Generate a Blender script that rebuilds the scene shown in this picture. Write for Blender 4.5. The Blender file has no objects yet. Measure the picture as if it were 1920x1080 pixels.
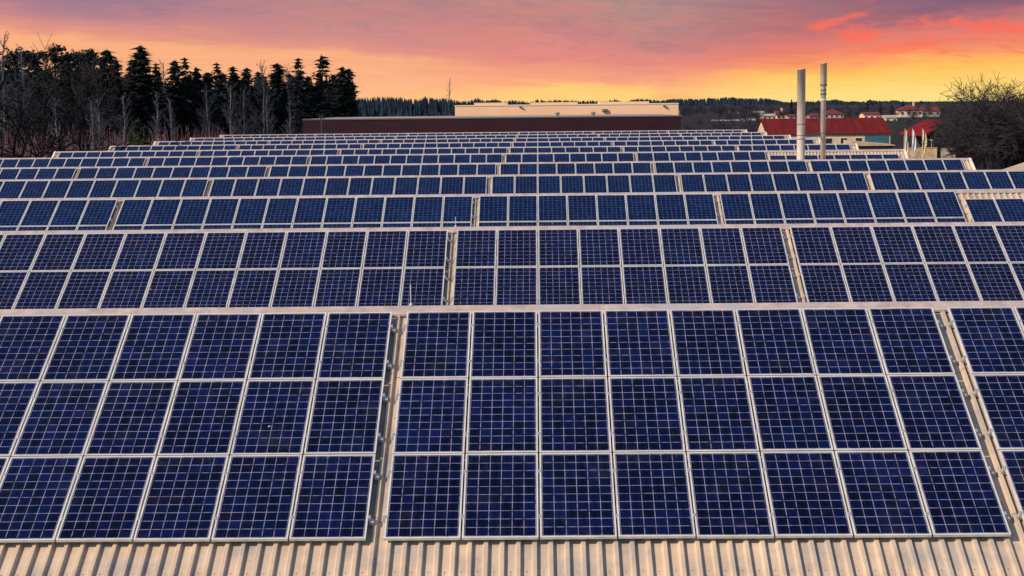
import bpy, math, random
from mathutils import Vector, Matrix
R = math.radians
random.seed(7)

# ------------------------------------------------------------------ camera
FPX = 3134.5                      # focal length in pixels of a 1920 px wide picture
CAMZ = 13.4
YAW, PIT, ROL = -0.0164, 0.1096, -0.0105
cam_d = bpy.data.cameras.new('camera')
cam = bpy.data.objects.new('camera', cam_d)
bpy.context.scene.collection.objects.link(cam)
cam_d.sensor_width = 36
cam_d.lens = FPX / 1920 * 36
cam_d.clip_start = 0.5
cam_d.clip_end = 9000
fw = Vector((math.sin(YAW)*math.cos(PIT), math.cos(YAW)*math.cos(PIT), -math.sin(PIT)))
rt = Vector((math.cos(YAW), -math.sin(YAW), 0))
up = rt.cross(fw)
r2 = rt*math.cos(ROL) + up*math.sin(ROL)
u2 = -rt*math.sin(ROL) + up*math.cos(ROL)
M = Matrix((r2, u2, -fw)).transposed().to_4x4()
M.translation = Vector((0, 0, CAMZ))
cam.matrix_world = M
bpy.context.scene.camera = cam

def pix(v):                        # where a world point falls (design check, visible-panel ranking)
    d = Vector(v) - Vector((0, 0, CAMZ))
    z = d.dot(fw)
    return 960 + FPX*d.dot(r2)/z, 540 - FPX*d.dot(u2)/z, z
def at(px, py, Y):                 # the world point at distance Y seen at a photo pixel
    d = fw + r2*((px-960)/FPX) + u2*((540-py)/FPX)
    d = d*(Y/d.y)
    return Vector((d.x, d.y, CAMZ + d.z))

# ------------------------------------------------------------------ world, sun
SUN_EL, SUN_AZ = R(34), R(238)     # azimuth clockwise from +Y: behind the camera, to the left
sdir = Vector((math.sin(SUN_AZ)*math.cos(SUN_EL), math.cos(SUN_AZ)*math.cos(SUN_EL), math.sin(SUN_EL)))
scn = bpy.context.scene
w = bpy.data.worlds.new('World'); scn.world = w; w.use_nodes = True
wt = w.node_tree; wt.nodes.clear()
def s2l(c):
    o = []
    for x in c:
        x /= 255.0
        o.append(x/12.92 if x <= .04045 else ((x+.055)/1.055)**2.4)
    return (*o, 1)
class NT:
    def __init__(s, t): s.t = t
    def n(s, typ, **k):
        nd = s.t.nodes.new(typ)
        for a, b in k.items(): setattr(nd, a, b)
        return nd
    def l(s, a, b): s.t.links.new(a, b)
    def _in(s, sock, v):
        if v is None: return
        if isinstance(v, bpy.types.NodeSocket): s.l(v, sock)
        else: sock.default_value = v
    def m(s, op, a, b=None, c=None, clamp=False):
        nd = s.n('ShaderNodeMath', operation=op, use_clamp=clamp)
        s._in(nd.inputs[0], a); s._in(nd.inputs[1], b); s._in(nd.inputs[2], c)
        return nd.outputs[0]
    def ramp(s, fac, stops, interp='LINEAR'):
        nd = s.n('ShaderNodeValToRGB'); cr = nd.color_ramp; cr.interpolation = interp
        while len(cr.elements) < len(stops): cr.elements.new(0.5)
        for e, (p, c) in zip(cr.elements, stops): e.position = p; e.color = c
        s._in(nd.inputs[0], fac)
        return nd.outputs[0]
    def mix(s, f, a, b, mode='MIX'):
        nd = s.n('ShaderNodeMix', data_type='RGBA', blend_type=mode)
        s._in(nd.inputs[0], f); s._in(nd.inputs[6], a); s._in(nd.inputs[7], b)
        return nd.outputs[2]
    def noise(s, vec, scale, detail=4, rough=.55, dist=0, out=0):
        nd = s.n('ShaderNodeTexNoise')
        nd.inputs['Scale'].default_value = scale; nd.inputs['Detail'].default_value = detail
        nd.inputs['Roughness'].default_value = rough; nd.inputs['Distortion'].default_value = dist
        if vec is not None: s.l(vec, nd.inputs['Vector'])
        return nd.outputs[out]
    def smooth(s, x, a, b):
        nd = s.n('ShaderNodeMapRange', interpolation_type='SMOOTHSTEP')
        s._in(nd.inputs[0], x); nd.inputs[1].default_value = a; nd.inputs[2].default_value = b
        return nd.outputs[0]
    def comb(s, x, y, z):
        nd = s.n('ShaderNodeCombineXYZ')
        s._in(nd.inputs[0], x); s._in(nd.inputs[1], y); s._in(nd.inputs[2], z)
        return nd.outputs[0]

N = NT(wt)
tc = N.n('ShaderNodeTexCoord'); sx = N.n('ShaderNodeSeparateXYZ'); N.l(tc.outputs['Generated'], sx.inputs[0])
az = N.m('MULTIPLY', N.m('ARCTAN2', sx.outputs[0], sx.outputs[1]), 57.2958)     # degrees, 0 = ahead
el = N.m('MULTIPLY', N.m('ARCSINE', sx.outputs[2]), 57.2958)
# slow streaky warp of the cloud deck
wv = N.comb(N.m('MULTIPLY', az, .22), N.m('MULTIPLY', el, 1.1), 3.0)
n1 = N.noise(wv, 1.0, 5, .55, .6)
elw = N.m('ADD', el, N.m('MULTIPLY', N.m('SUBTRACT', n1, .5), 1.0))
wv2 = N.comb(N.m('MULTIPLY', az, .9), N.m('MULTIPLY', el, 5.0), 9.0)
n2 = N.noise(wv2, 1.0, 5, .6, 1.0)
elw = N.m('ADD', elw, N.m('MULTIPLY', N.m('SUBTRACT', n2, .5), .22))
# height (deg) of the lower edge of the deck against azimuth
azn = N.m('DIVIDE', N.m('ADD', az, 20), 40, clamp=True)
def g(v): return (v/4, v/4, v/4, 1)
edge = N.ramp(azn, [(0, g(3.0)), (.045, g(2.75)), (.13, g(2.45)), (.29, g(1.95)), (.42, g(1.55)), (.49, g(1.5)),
                    (.555, g(1.25)), (.60, g(.95)), (.70, g(1.35)), (.80, g(1.75)), (.95, g(2.1)), (1, g(2.2))], 'B_SPLINE')
t = N.m('DIVIDE', elw, N.m('MULTIPLY', edge, 4))
tn = N.m('DIVIDE', t, 3.0, clamp=True)
cL = N.ramp(tn, [(0, s2l((255,196,135))), (.14, s2l((253,184,138))), (.30, s2l((250,176,130))), (.335, s2l((226,152,132))),
                 (.40, s2l((212,142,136))), (.55, s2l((194,138,138))), (1, s2l((182,140,140)))])
cM = N.ramp(tn, [(0, s2l((255,205,130))), (.10, s2l((255,188,124))), (.20, s2l((252,168,128))), (.38, s2l((230,142,130))),
                 (.60, s2l((208,137,133))), (.9, s2l((190,146,138))), (1, s2l((178,144,140)))])
cR = N.ramp(tn, [(0, s2l((255,226,138))), (.12, s2l((255,213,116))), (.20, s2l((255,196,98))), (.27, s2l((253,162,102))),
                 (.37, s2l((236,130,110))), (.52, s2l((206,122,117))), (.70, s2l((180,118,124))), (1, s2l((160,118,130)))])
fM = N.smooth(az, -6, 0); fR = N.smooth(az, 3.0, 9.5)
sun_c = N.mix(fR, N.mix(fM, cL, cM), cR)
dl = N.m('MULTIPLY', N.m('SUBTRACT', 1, N.smooth(az, -17, -6)), N.smooth(tn, .36, .50))
sun_c = N.mix(N.m('MULTIPLY', dl, .9), sun_c, s2l((146,120,146)))
dk = N.m('MULTIPLY', N.smooth(az, 7.0, 14), N.smooth(tn, .40, .54))
sun_c = N.mix(N.m('MULTIPLY', dk, .85), sun_c, s2l((118,92,120)))
# yellow break just above the horizon, middle-right
gy = N.m('MULTIPLY', N.m('MULTIPLY', N.smooth(az, -2.5, .5), N.m('SUBTRACT', 1, N.smooth(az, 3.6, 4.4))), N.m('SUBTRACT', 1, N.smooth(elw, .45, .85)))
sun_c = N.mix(N.m('MULTIPLY', gy, .75), sun_c, s2l((255,215,122)))
# glowing coral wisps, right
wn = N.noise(N.comb(N.m('MULTIPLY', az, .55), N.m('MULTIPLY', N.m('SUBTRACT', el, N.m('MULTIPLY', az, -.06)), 2.1), 21.0), 1.0, 6, .6, 1.3)
wf = N.m('MULTIPLY', N.smooth(wn, .50, .72), N.m('MULTIPLY', N.smooth(az, 6.0, 9.5), N.m('MULTIPLY', N.smooth(el, 1.0, 1.6), N.m('SUBTRACT', 1, N.smooth(el, 2.5, 3.2)))))
sun_c = N.mix(N.m('MULTIPLY', wf, .7), sun_c, s2l((252,112,92)))
st_ = N.noise(N.comb(N.m('MULTIPLY', az, .35), N.m('MULTIPLY', N.m('ADD', el, N.m('MULTIPLY', az, .05)), 7.0), 31.0), 1.0, 6, .65, .8)
st2 = N.m('SUBTRACT', N.m('ADD', .86, N.m('MULTIPLY', st_, .27)), N.m('MULTIPLY', N.smooth(tn, .45, .75), .05))
cc = N.n('ShaderNodeVectorMath', operation='SCALE'); N.l(sun_c, cc.inputs[0]); N.l(st2, cc.inputs['Scale']); sun_c = cc.outputs[0]
def blob(a0, e0, ra, re_, tilt=0):
    da = N.m('DIVIDE', N.m('SUBTRACT', az, a0), ra); de = N.m('DIVIDE', N.m('SUBTRACT', N.m('SUBTRACT', el, e0), N.m('MULTIPLY', N.m('SUBTRACT', az, a0), tilt)), re_)
    return N.m('SUBTRACT', 1, N.smooth(N.m('ADD', N.m('SQRT', N.m('ADD', N.m('POWER', da, 2), N.m('POWER', de, 2))), N.m('MULTIPLY', N.m('SUBTRACT', bn, .5), 2.2)), .25, 1.25))
bn = N.noise(N.comb(N.m('MULTIPLY', az, 1.3), N.m('MULTIPLY', el, 3.4), 44.0), 1.0, 5, .62, .5)
glow = N.m('MAXIMUM', N.m('MAXIMUM', blob(10.7, 2.15, .75, .40), blob(9.9, 2.6, 1.0, .16, .25)), N.m('MAXIMUM', blob(15.2, 2.35, 2.6, .22, -.10), N.m('MULTIPLY', blob(12.2, 1.75, 2.0, .22, .10), .7)))
sun_c = N.mix(N.m('MULTIPLY', glow, .85), sun_c, s2l((255,112,90)))
mot = N.noise(N.comb(N.m('MULTIPLY', az, .5), N.m('MULTIPLY', el, 1.8), 61.0), 1.0, 6, .62, .7)
sun_c = N.mix(N.m('MULTIPLY', N.m('MULTIPLY', N.smooth(mot, .46, .70), N.smooth(tn, .28, .45)), .30), sun_c, s2l((222,128,124)))
sun_c = N.mix(N.m('MULTIPLY', N.m('MULTIPLY', N.smooth(mot, .52, .34), N.smooth(tn, .36, .5)), .30), sun_c, s2l((150,118,134)))
# below the skyline and behind: duller
sky = N.n('ShaderNodeTexSky', sky_type='NISHITA'); sky.sun_disc = False
sky.sun_elevation = SUN_EL; sky.sun_rotation = SUN_AZ; sky.air_density = 1.2; sky.dust_density = .6; sky.ozone_density = 4.0
skc = N.n('ShaderNodeVectorMath', operation='SCALE'); N.l(sky.outputs[0], skc.inputs[0]); skc.inputs['Scale'].default_value = .12
f_up = N.smooth(el, 5, 16)
behind = N.smooth(N.m('ABSOLUTE', az), 35, 80)
fac = N.m('MAXIMUM', f_up, behind)
allc = N.mix(fac, sun_c, skc.outputs[0])
bg = N.n('ShaderNodeBackground'); N.l(allc, bg.inputs[0]); bg.inputs[1].default_value = 1.0
wo = N.n('ShaderNodeOutputWorld'); N.l(bg.outputs[0], wo.inputs[0])

sun_d = bpy.data.lights.new('sun', 'SUN'); sun_d.energy = 4.8; sun_d.angle = R(.6); sun_d.color = (1, .78, .56)
sun = bpy.data.objects.new('sun', sun_d); scn.collection.objects.link(sun)
sun.rotation_euler = sdir.to_track_quat('Z', 'Y').to_euler(); sun.location = (-40, -40, 60)
scn.view_settings.view_transform = 'Standard'; scn.view_settings.look = 'None'
scn.view_settings.exposure = 0; scn.view_settings.gamma = 1

# ------------------------------------------------------------------ helpers
C = scn.collection
def mat(name, col, rough=.6, metal=0, spec=.5):
    m = bpy.data.materials.new(name); m.use_nodes = True
    b = m.node_tree.nodes['Principled BSDF']
    b.inputs['Base Color'].default_value = (*col, 1); b.inputs['Roughness'].default_value = rough
    b.inputs['Metallic'].default_value = metal; b.inputs['Specular IOR Level'].default_value = spec
    m['b'] = 1
    return m
def nmat(name, c1, c2, scale=3, rough=.6, metal=0, spec=.5, lo=.35, hi=.65, detail=5, bump=0, c3=None, stretch=None):
    """two-tone mottled material"""
    m = mat(name, c1, rough, metal, spec); n = NT(m.node_tree); b = m.node_tree.nodes['Principled BSDF']
    g_ = n.n('ShaderNodeNewGeometry'); vec = g_.outputs['Position']
    if stretch:
        mp = n.n('ShaderNodeMapping'); n.l(vec, mp.inputs[0]); mp.inputs['Scale'].default_value = stretch; vec = mp.outputs[0]
    f = n.noise(vec, scale, detail, .6)
    col = n.ramp(f, [(lo, (*c1, 1)), (hi, (*c2, 1))])
    if c3:
        f2 = n.noise(vec, scale*.23, 4, .6)
        col = n.mix(n.smooth(f2, .5, .68), col, (*c3, 1))
    n.l(col, b.inputs['Base Color'])
    if bump:
        bp = n.n('ShaderNodeBump'); bp.inputs['Strength'].default_value = bump; bp.inputs['Distance'].default_value = .05
        n.l(f, bp.inputs['Height']); n.l(bp.outputs[0], b.inputs['Normal'])
    return m

class MB:
    def __init__(s): s.v = []; s.f = []; s.mi = []; s.uv = {}
    def quad(s, a, b, c, d, mi=0, uv=None):
        k = len(s.v); s.v += [tuple(a), tuple(b), tuple(c), tuple(d)]
        if uv: s.uv[len(s.f)] = uv
        s.f.append((k, k+1, k+2, k+3)); s.mi.append(mi)
    def tri(s, a, b, c, mi=0):
        k = len(s.v); s.v += [tuple(a), tuple(b), tuple(c)]; s.f.append((k, k+1, k+2)); s.mi.append(mi)
    def hexa(s, p, mi=0):           # p: 4 bottom (ccw), 4 top
        k = len(s.v); s.v += [tuple(q) for q in p]
        for f in ((3,2,1,0), (4,5,6,7), (0,1,5,4), (1,2,6,5), (2,3,7,6), (3,0,4,7)):
            s.f.append(tuple(k+i for i in f)); s.mi.append(mi)
    def box(s, x0, x1, y0, y1, z0, z1, mi=0):
        s.hexa([(x0,y0,z0),(x1,y0,z0),(x1,y1,z0),(x0,y1,z0),(x0,y0,z1),(x1,y0,z1),(x1,y1,z1),(x0,y1,z1)], mi)
    def bar(s, a, b, wd, mi=0, n=4, wb=None, cap=True):   # tube between two points
        a = Vector(a); b = Vector(b); d = b-a
        if d.length < 1e-6: return
        q = d.to_track_quat('Z', 'Y'); wb = wd if wb is None else wb; k = len(s.v)
        for P, r in ((a, wd), (b, wb)):
            for i in range(n):
                an = 2*math.pi*(i+.5)/n
                s.v.append(tuple(P + q @ Vector((r*math.cos(an), r*math.sin(an), 0))))
        for i in range(n):
            j = (i+1) % n; s.f.append((k+i, k+j, k+n+j, k+n+i)); s.mi.append(mi)
        if cap:
            s.f.append(tuple(k+n-1-i for i in range(n))); s.mi.append(mi)
            s.f.append(tuple(k+n+i for i in range(n))); s.mi.append(mi)
    def lathe(s, prof, n=32, c=(0,0,0), mi=0, cap=True):  # prof: (r, z)
        k = len(s.v)
        for r, z in prof:
            for i in range(n):
                an = 2*math.pi*i/n; s.v.append((c[0]+r*math.cos(an), c[1]+r*math.sin(an), c[2]+z))
        for j in range(len(prof)-1):
            for i in range(n):
                i2 = (i+1) % n
                s.f.append((k+j*n+i, k+j*n+i2, k+(j+1)*n+i2, k+(j+1)*n+i)); s.mi.append(mi)
        if cap:
            s.f.append(tuple(k+n-1-i for i in range(n))); s.mi.append(mi)
            s.f.append(tuple(k+(len(prof)-1)*n+i for i in range(n))); s.mi.append(mi)
    def mesh(s, name, mats, smooth=False):
        me = bpy.data.meshes.new(name); me.from_pydata(s.v, [], s.f)
        for m in (mats if isinstance(mats, (list, tuple)) else [mats]): me.materials.append(m)
        me.polygons.foreach_set('material_index', s.mi)
        if s.uv:
            ul = me.uv_layers.new(name='UVMap').data
            for fi, uv in s.uv.items():
                ls = me.polygons[fi].loop_start
                for j, q in enumerate(uv): ul[ls+j].uv = q
        if smooth: me.polygons.foreach_set('use_smooth', [True]*len(s.f))
        me.update(); return me
def ob(name, me, parent=None):
    o = bpy.data.objects.new(name, me); C.objects.link(o)
    if parent: o.parent = parent
    return o
def tag(o, label=None, cat=None, group=None, kind=None):
    if label: o['label'] = label
    if cat: o['category'] = cat
    if group: o['group'] = group
    if kind: o['kind'] = kind
    return o
def thing(name, label, cat, loc=(0,0,0), rz=0, group=None):
    o = bpy.data.objects.new(name, None); C.objects.link(o); o.empty_display_size = .3
    o.location = loc; o.rotation_euler = (0, 0, rz)
    return tag(o, label, cat, group)
def ordn(n):
    return ['zeroth','first','second','third','fourth','fifth','sixth','seventh','eighth','ninth','tenth','eleventh','twelfth'][n]

# ------------------------------------------------------------------ materials
def panel_mat(name='solar_cells', blue=False):
    m = mat(name, (.01,.02,.08), .12); n = NT(m.node_tree); b = m.node_tree.nodes['Principled BSDF']
    uv = n.n('ShaderNodeUVMap'); s = n.n('ShaderNodeSeparateXYZ'); n.l(uv.outputs[0], s.inputs[0])
    U, V = s.outputs[0], s.outputs[1]
    def line(x, wd):               # distance to the nearest whole number below wd
        d = n.m('ABSOLUTE', n.m('SUBTRACT', x, n.m('ROUND', x)))
        return n.m('LESS_THAN', d, wd)
    gl = n.m('MAXIMUM', line(U, .034), line(V, .034))
    bus = n.m('MAXIMUM', line(n.m('SUBTRACT', n.m('MULTIPLY', U, 2.0), .5), .016), 0)
    geo = n.n('ShaderNodeNewGeometry'); P = geo.outputs['Position']
    vor = n.n('ShaderNodeTexVoronoi'); n.l(P, vor.inputs['Vector']); vor.inputs['Scale'].default_value = 38
    # each cell its own tone
    cell = n.n('ShaderNodeTexWhiteNoise', noise_dimensions='3D')
    pn = n.n('ShaderNodeVectorMath', operation='SNAP'); n.l(P, pn.inputs[0]); pn.inputs[1].default_value = (.98, 1.48, 50)
    n.l(n.comb(n.m('FLOOR', U), n.m('FLOOR', V), n.m('ADD', n.m('MULTIPLY', n.n('ShaderNodeObjectInfo').outputs['Random'], 97), 1)), cell.inputs[0])
    cr = cell.outputs['Value']
    f = n.m('ADD', n.m('MULTIPLY', n.n('ShaderNodeSeparateColor').outputs[0], 0), n.m('MULTIPLY', cr, .6))
    sc = n.n('ShaderNodeSeparateColor'); n.l(vor.outputs['Color'], sc.inputs[0])
    f = n.m('ADD', f, n.m('MULTIPLY', sc.outputs[0], .4))
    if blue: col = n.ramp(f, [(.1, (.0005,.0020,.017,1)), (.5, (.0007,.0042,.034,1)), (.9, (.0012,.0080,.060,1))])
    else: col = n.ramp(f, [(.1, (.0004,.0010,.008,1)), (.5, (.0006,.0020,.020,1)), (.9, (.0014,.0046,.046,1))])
    big = n.noise(P, .55, 3, .6)
    col = n.mix(n.n('ShaderNodeObjectInfo').outputs['Random'], col, n.mix(1, col, (1.8,1.5,1.35,1), 'MULTIPLY'))
    col = n.mix(n.smooth(big, .4, .7), col, n.mix(1, col, (1.25,1.5,1.3,1), 'MULTIPLY'))
    col = n.mix(n.m('MULTIPLY', bus, .25), col, (.06,.07,.16,1))
    lv_ = n.noise(n.comb(n.m('MULTIPLY', n.m('ROUND', n.m('MULTIPLY', U, 2)), .37), n.m('MULTIPLY', n.m('ROUND', n.m('MULTIPLY', V, 2)), .41), n.m('MULTIPLY', n.n('ShaderNodeObjectInfo').outputs['Random'], 53)), 3.1, 2, .5)
    gl = n.m('MULTIPLY', gl, n.m('ADD', .40, n.m('MULTIPLY', n.smooth(lv_, .32, .62), .60)))
    tint = n.ramp(n.noise(P, 3.5, 3, .6), [(.35, (.17,.21,.32,1)), (.65, (.24,.22,.38,1))])
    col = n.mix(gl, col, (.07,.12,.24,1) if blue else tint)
    vi = n.noise(P, 1.3, 3, .6)
    col = n.mix(n.m('MULTIPLY', n.smooth(vi, .52, .72), .45), col, n.mix(1, col, (1.5,1.02,1.12,1), 'MULTIPLY'))
    # dried water marks low on each panel and the odd bird dropping
    wm = n.m('MULTIPLY', n.smooth(V, 2.2, .0), n.smooth(n.noise(P, 9, 4, .6), .5, .75))
    col = n.mix(n.m('MULTIPLY', wm, .05), col, (.35,.33,.32,1))
    bd = n.n('ShaderNodeTexVoronoi'); n.l(P, bd.inputs['Vector']); bd.inputs['Scale'].default_value = .9
    bs = n.m('LESS_THAN', n.m('ADD', bd.outputs['Distance'], n.m('MULTIPLY', n.noise(P, 40, 3, .6), .03)), .032)
    col = n.mix(n.m('MULTIPLY', bs, .7), col, (.55,.53,.50,1))
    dust = n.noise(P, 2.3, 6, .65)
    col = n.mix(n.m('MULTIPLY', n.smooth(dust, .5, .8), .025), col, (.45,.40,.36,1))
    n.l(col, b.inputs['Base Color'])
    n.l(n.m('ADD', .10, n.m('MULTIPLY', dust, .16)), b.inputs['Roughness'])
    b.inputs['IOR'].default_value = 1.30
    return m
M_CELL = panel_mat(); M_CELLB = panel_mat('bluer_solar_cells', True)      # bluer cell colour on the roofs from the third back
M_FRAME = nmat('anodised_aluminium', (.56,.56,.54), (.72,.71,.67), 2.5, .42, .1)
M_RAIL = mat('mill_aluminium', (.62,.62,.63), .38, .6)
M_CLAMP = mat('steel_clamp', (.48,.48,.49), .45, .4)
CA_ = math.cos(.4902); XL_ = -35.313
def roof_mat():
    m = mat('beige_sheet_roofing', (.5,.43,.35), .5, 0, .4); n = NT(m.node_tree); b = m.node_tree.nodes['Principled BSDF']
    P = n.n('ShaderNodeNewGeometry').outputs['Position']
    a = n.noise(P, 1.6, 6, .62)
    mp = n.n('ShaderNodeMapping'); n.l(P, mp.inputs[0]); mp.inputs['Scale'].default_value = (9, .6, .6)
    st = n.noise(mp.outputs[0], 1.0, 5, .6)
    col = n.ramp(a, [(.3, (.37,.32,.27,1)), (.5, (.55,.44,.34,1)), (.72, (.66,.52,.39,1))])
    col = n.mix(n.m('MULTIPLY', n.smooth(st, .52, .75), .45), col, (.36,.29,.22,1))
    sp = n.noise(P, 11, 5, .7)
    col = n.mix(n.m('MULTIPLY', n.smooth(sp, .60, .74), .5), col, (.24,.21,.18,1))
    b_ = n.noise(P, 5, 3, .5)
    col = n.mix(n.m('MULTIPLY', n.smooth(b_, .58, .72), .35), col, (.62,.42,.30,1))
    sp_ = n.n('ShaderNodeSeparateXYZ'); n.l(P, sp_.inputs[0])
    vy = n.m('ADD', n.m('MULTIPLY', sp_.outputs[1], 1/CA_), n.m('MULTIPLY', n.noise(P, .8, 2), .05))
    lap = n.m('LESS_THAN', n.m('FRACT', n.m('DIVIDE', n.m('ADD', vy, .62), 3.1)), .006)
    col = n.mix(n.m('MULTIPLY', lap, .75), col, (.10,.09,.085,1))
    # screw heads, one per rib every 0.62 m, each with a little rust below
    fx_ = n.m('SUBTRACT', n.m('FRACT', n.m('DIVIDE', n.m('SUBTRACT', sp_.outputs[0], XL_), .2075)), .30)
    fy_ = n.m('SUBTRACT', n.m('FRACT', n.m('DIVIDE', vy, .62)), .5)
    d2 = n.m('ADD', n.m('POWER', n.m('MULTIPLY', fx_, .2075), 2), n.m('POWER', n.m('MULTIPLY', fy_, .62), 2))
    col = n.mix(n.m('MULTIPLY', n.m('LESS_THAN', d2, .00012), .8), col, (.09,.08,.075,1))
    ru = n.m('MULTIPLY', n.m('LESS_THAN', n.m('ABSOLUTE', fx_), .07), n.m('MULTIPLY', n.smooth(fy_, -.30, 0), n.m('LESS_THAN', fy_, 0)))
    col = n.mix(n.m('MULTIPLY', ru, n.m('MULTIPLY', n.smooth(n.noise(P, 2.2, 2), .45, .7), .55)), col, (.33,.20,.13,1))
    gr_ = n.noise(P, .9, 5, .65)
    col = n.mix(n.m('MULTIPLY', n.smooth(gr_, .48, .66), .55), col, (.33,.32,.32,1))
    n.l(col, b.inputs['Base Color'])
    bp = n.n('ShaderNodeBump'); bp.inputs['Strength'].default_value = .25; bp.inputs['Distance'].default_value = .02
    n.l(a, bp.inputs['Height']); n.l(bp.outputs[0], b.inputs['Normal'])
    return m
M_ROOF = roof_mat()
M_CAP = nmat('ridge_flashing', (.36,.30,.29), (.56,.46,.43), 3.5, .45, .05, .4, c3=(.40,.40,.43), stretch=(1,1,1))
M_VERGE = nmat('verge_flashing', (.76,.70,.58), (.86,.80,.68), 2.0, .5, 0)
M_WALL = nmat('factory_wall', (.45,.42,.38), (.52,.49,.44), 1.2, .7)
M_DARK = mat('dark_void', (.015,.016,.02), .5)
M_WHITE = mat('white_paint', (.78,.77,.74), .45)
M_STEEL = nmat('flue_steel', (.52,.43,.37), (.64,.54,.46), 3.0, .5, .05, .4, c3=(.42,.38,.36), stretch=(3,3,.7))
M_STEEL_D = mat('flue_bands', (.12,.12,.14), .5, .3)
M_ROD = mat('galvanised_rod', (.72,.75,.80), .35, .5)

# ------------------------------------------------------------------ ground
def sst(x, a, b):
    t_ = max(0., min(1., (x-a)/(b-a))); return t_*t_*(3-2*t_)
def gz(x, y):
    right = sst(x/max(y,1), -.02, .08)
    z = 7.3*sst(y, 355, 500)*right + 1.6*sst(y, 380, 700)*(1-right)
    z -= 5.0*sst(y, 1500, 2600)
    return z
def ground():
    mb = MB()
    ys = [-150, 0, 60, 120, 200, 300] + [350+25*i for i in range(24)] + [950+100*i for i in range(12)] + [2400, 3200, 4500, 7000]
    us = [-1 + 2*i/70 for i in range(71)]
    idx = []
    for y in ys:
        hw = 220 + max(0, y)*.75; row = []
        for u in us:
            x = u*hw; row.append(len(mb.v)); mb.v.append((x, y, gz(x, y)))
        idx.append(row)
    for a, b in zip(idx, idx[1:]):
        for i in range(len(us)-1):
            mb.f.append((a[i], a[i+1], b[i+1], b[i])); mb.mi.append(0)
    m = nmat('winter_ground', (.018,.018,.018), (.035,.032,.032), .05, .95, 0, .1, c3=(.022,.026,.018), bump=0)
    o = ob('ground', mb.mesh('ground', m, True)); tag(o, kind='structure')
ground()
mb = MB(); mb.quad((24,60,.012),(150,60,.012),(150,300,.012),(24,300,.012))
tag(ob('yard', mb.mesh('yard', nmat('yard_asphalt', (.05,.05,.052), (.075,.072,.07), .6, .9))), kind='structure')

# ------------------------------------------------------------------ factory hall
AL = .4902; S = 15.963; Y1 = 25.281; HP = 3.1114
CA, SA = math.cos(AL), math.sin(AL)
PA = -2.028; GAP = .2084; PR = 1.68
NS = 11
XL = PA - GAP - 32 - 2*GAP - .45; XR = PA + 24 + 2*GAP + .5
DX = {}; DZ = {1: -.015, 2: .035, 3: .0, 4: -.012, 5: -.04, 6: 0, 7: -.02}
def ridge0(n): return Y1 + (n-1)*S, CAMZ - HP + DZ.get(n, 0)      # top edge of the panel plane
def on_slope(n, x, s, h=0):     # s = metres down the slope from the panels' top edge, h = above the panel face
    y, z = ridge0(n)
    return Vector((x, y - s*CA - h*SA, z - s*SA + h*CA))
CREST = -.092                   # rib crests below the panel face
RIBH = .05; RP = .2075
# apex: slope extended up by .27
def apex(n):
    y, z = ridge0(n); s = -.26
    return y - s*CA - CREST*SA, z - s*SA + CREST*CA
BASE = ridge0(NS)[0]
hall = thing('factory_hall', 'wide factory hall with eleven parallel pitched roofs of beige ribbed metal under the solar panels', 'building', ((XL+XR)/2, 110, 0))
def sub(name, me, parent, loc):     # world placed child
    o = ob(name, me, parent); o.location = Vector(loc) - parent.location; return o
HALF = S/2
# one ribbed roof (front and back slope), shared by the eleven
def roof_mesh():
    mb = MB(); prof = []
    x = XL
    while x < XR - .01:
        for dx, h in ((0, -RIBH), (.112, -RIBH), (.137, 0), (.182, 0), (.197, -RIBH)):
            prof.append((x+dx, h))
        x += RP*1.0
        # close the rib: falls to the next pan over .02
    prof.append((x, -RIBH))
    Ls = HALF/CA - .02
    def P(xx, h, s, side):
        if side < 0: return (xx, -s*CA - h*SA, -s*SA + h*CA)
        return (xx, s*CA + h*SA, -s*SA + h*CA)
    for side in (-1, 1):
        segs = [0.0, Ls]
        k0 = len(mb.v)
        for s in segs:
            for xx, h in prof: mb.v.append(P(xx, h, s, side))
        n_ = len(prof)
        for i in range(n_-1):
            a, b = k0+i, k0+i+1
            mb.f.append((a+n_, b+n_, b, a) if side < 0 else (a, b, b+n_, a+n_)); mb.mi.append(0)
    return mb.mesh('roof', M_ROOF)
RM = roof_mesh()
def cap_mesh():
    mb = MB(); w_ = .235; th = .004
    L_ = 3.0; x = XL - .02; i = 0
    while x < XR:                     # overlapping lengths of folded flashing
        x1 = min(x + L_, XR + .02); e = .0025*(i % 2)
        for side in (-1, 1):
            def P(xx, s, h): return (xx, side*(s*CA) + side*h*SA, -s*SA + h*CA)
            a0, a1 = (x, x1+.04)
            h = .012 + e
            q = [P(a0, 0, h), P(a1, 0, h), P(a1, w_, h), P(a0, w_, h)]
            if side < 0: q = [q[3], q[2], q[1], q[0]]
            mb.quad(*q)
            q = [P(a0, w_, h), P(a1, w_, h), P(a1, w_+.004, -.018), P(a0, w_+.004, -.018)]
            if side < 0: q = [q[3], q[2], q[1], q[0]]
            mb.quad(*q)
        x = x1; i += 1
    return mb.mesh('ridge_cap', M_CAP)
CM = cap_mesh()
def verge_mesh(x0, x1, hh):
    mb = MB(); Ls = HALF/CA - .02
    for side in (-1, 1):
        def P(xx, s, h): return (xx, side*(s*CA) + side*h*SA, -s*SA + h*CA)
        lo, hi = -.16, hh
        p = [P(x0,Ls,lo),P(x1,Ls,lo),P(x1,.002,lo),P(x0,.002,lo),P(x0,Ls,hi),P(x1,Ls,hi),P(x1,.002,hi),P(x0,.002,hi)]
        if side > 0: p = [p[3],p[2],p[1],p[0],p[7],p[6],p[5],p[4]]
        mb.hexa(p)
    return mb.mesh('verge', M_VERGE)
VML = verge_mesh(XL-.05, XL+.07, .022); VMR = verge_mesh(XR-.02, XR+.10, .022)
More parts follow.
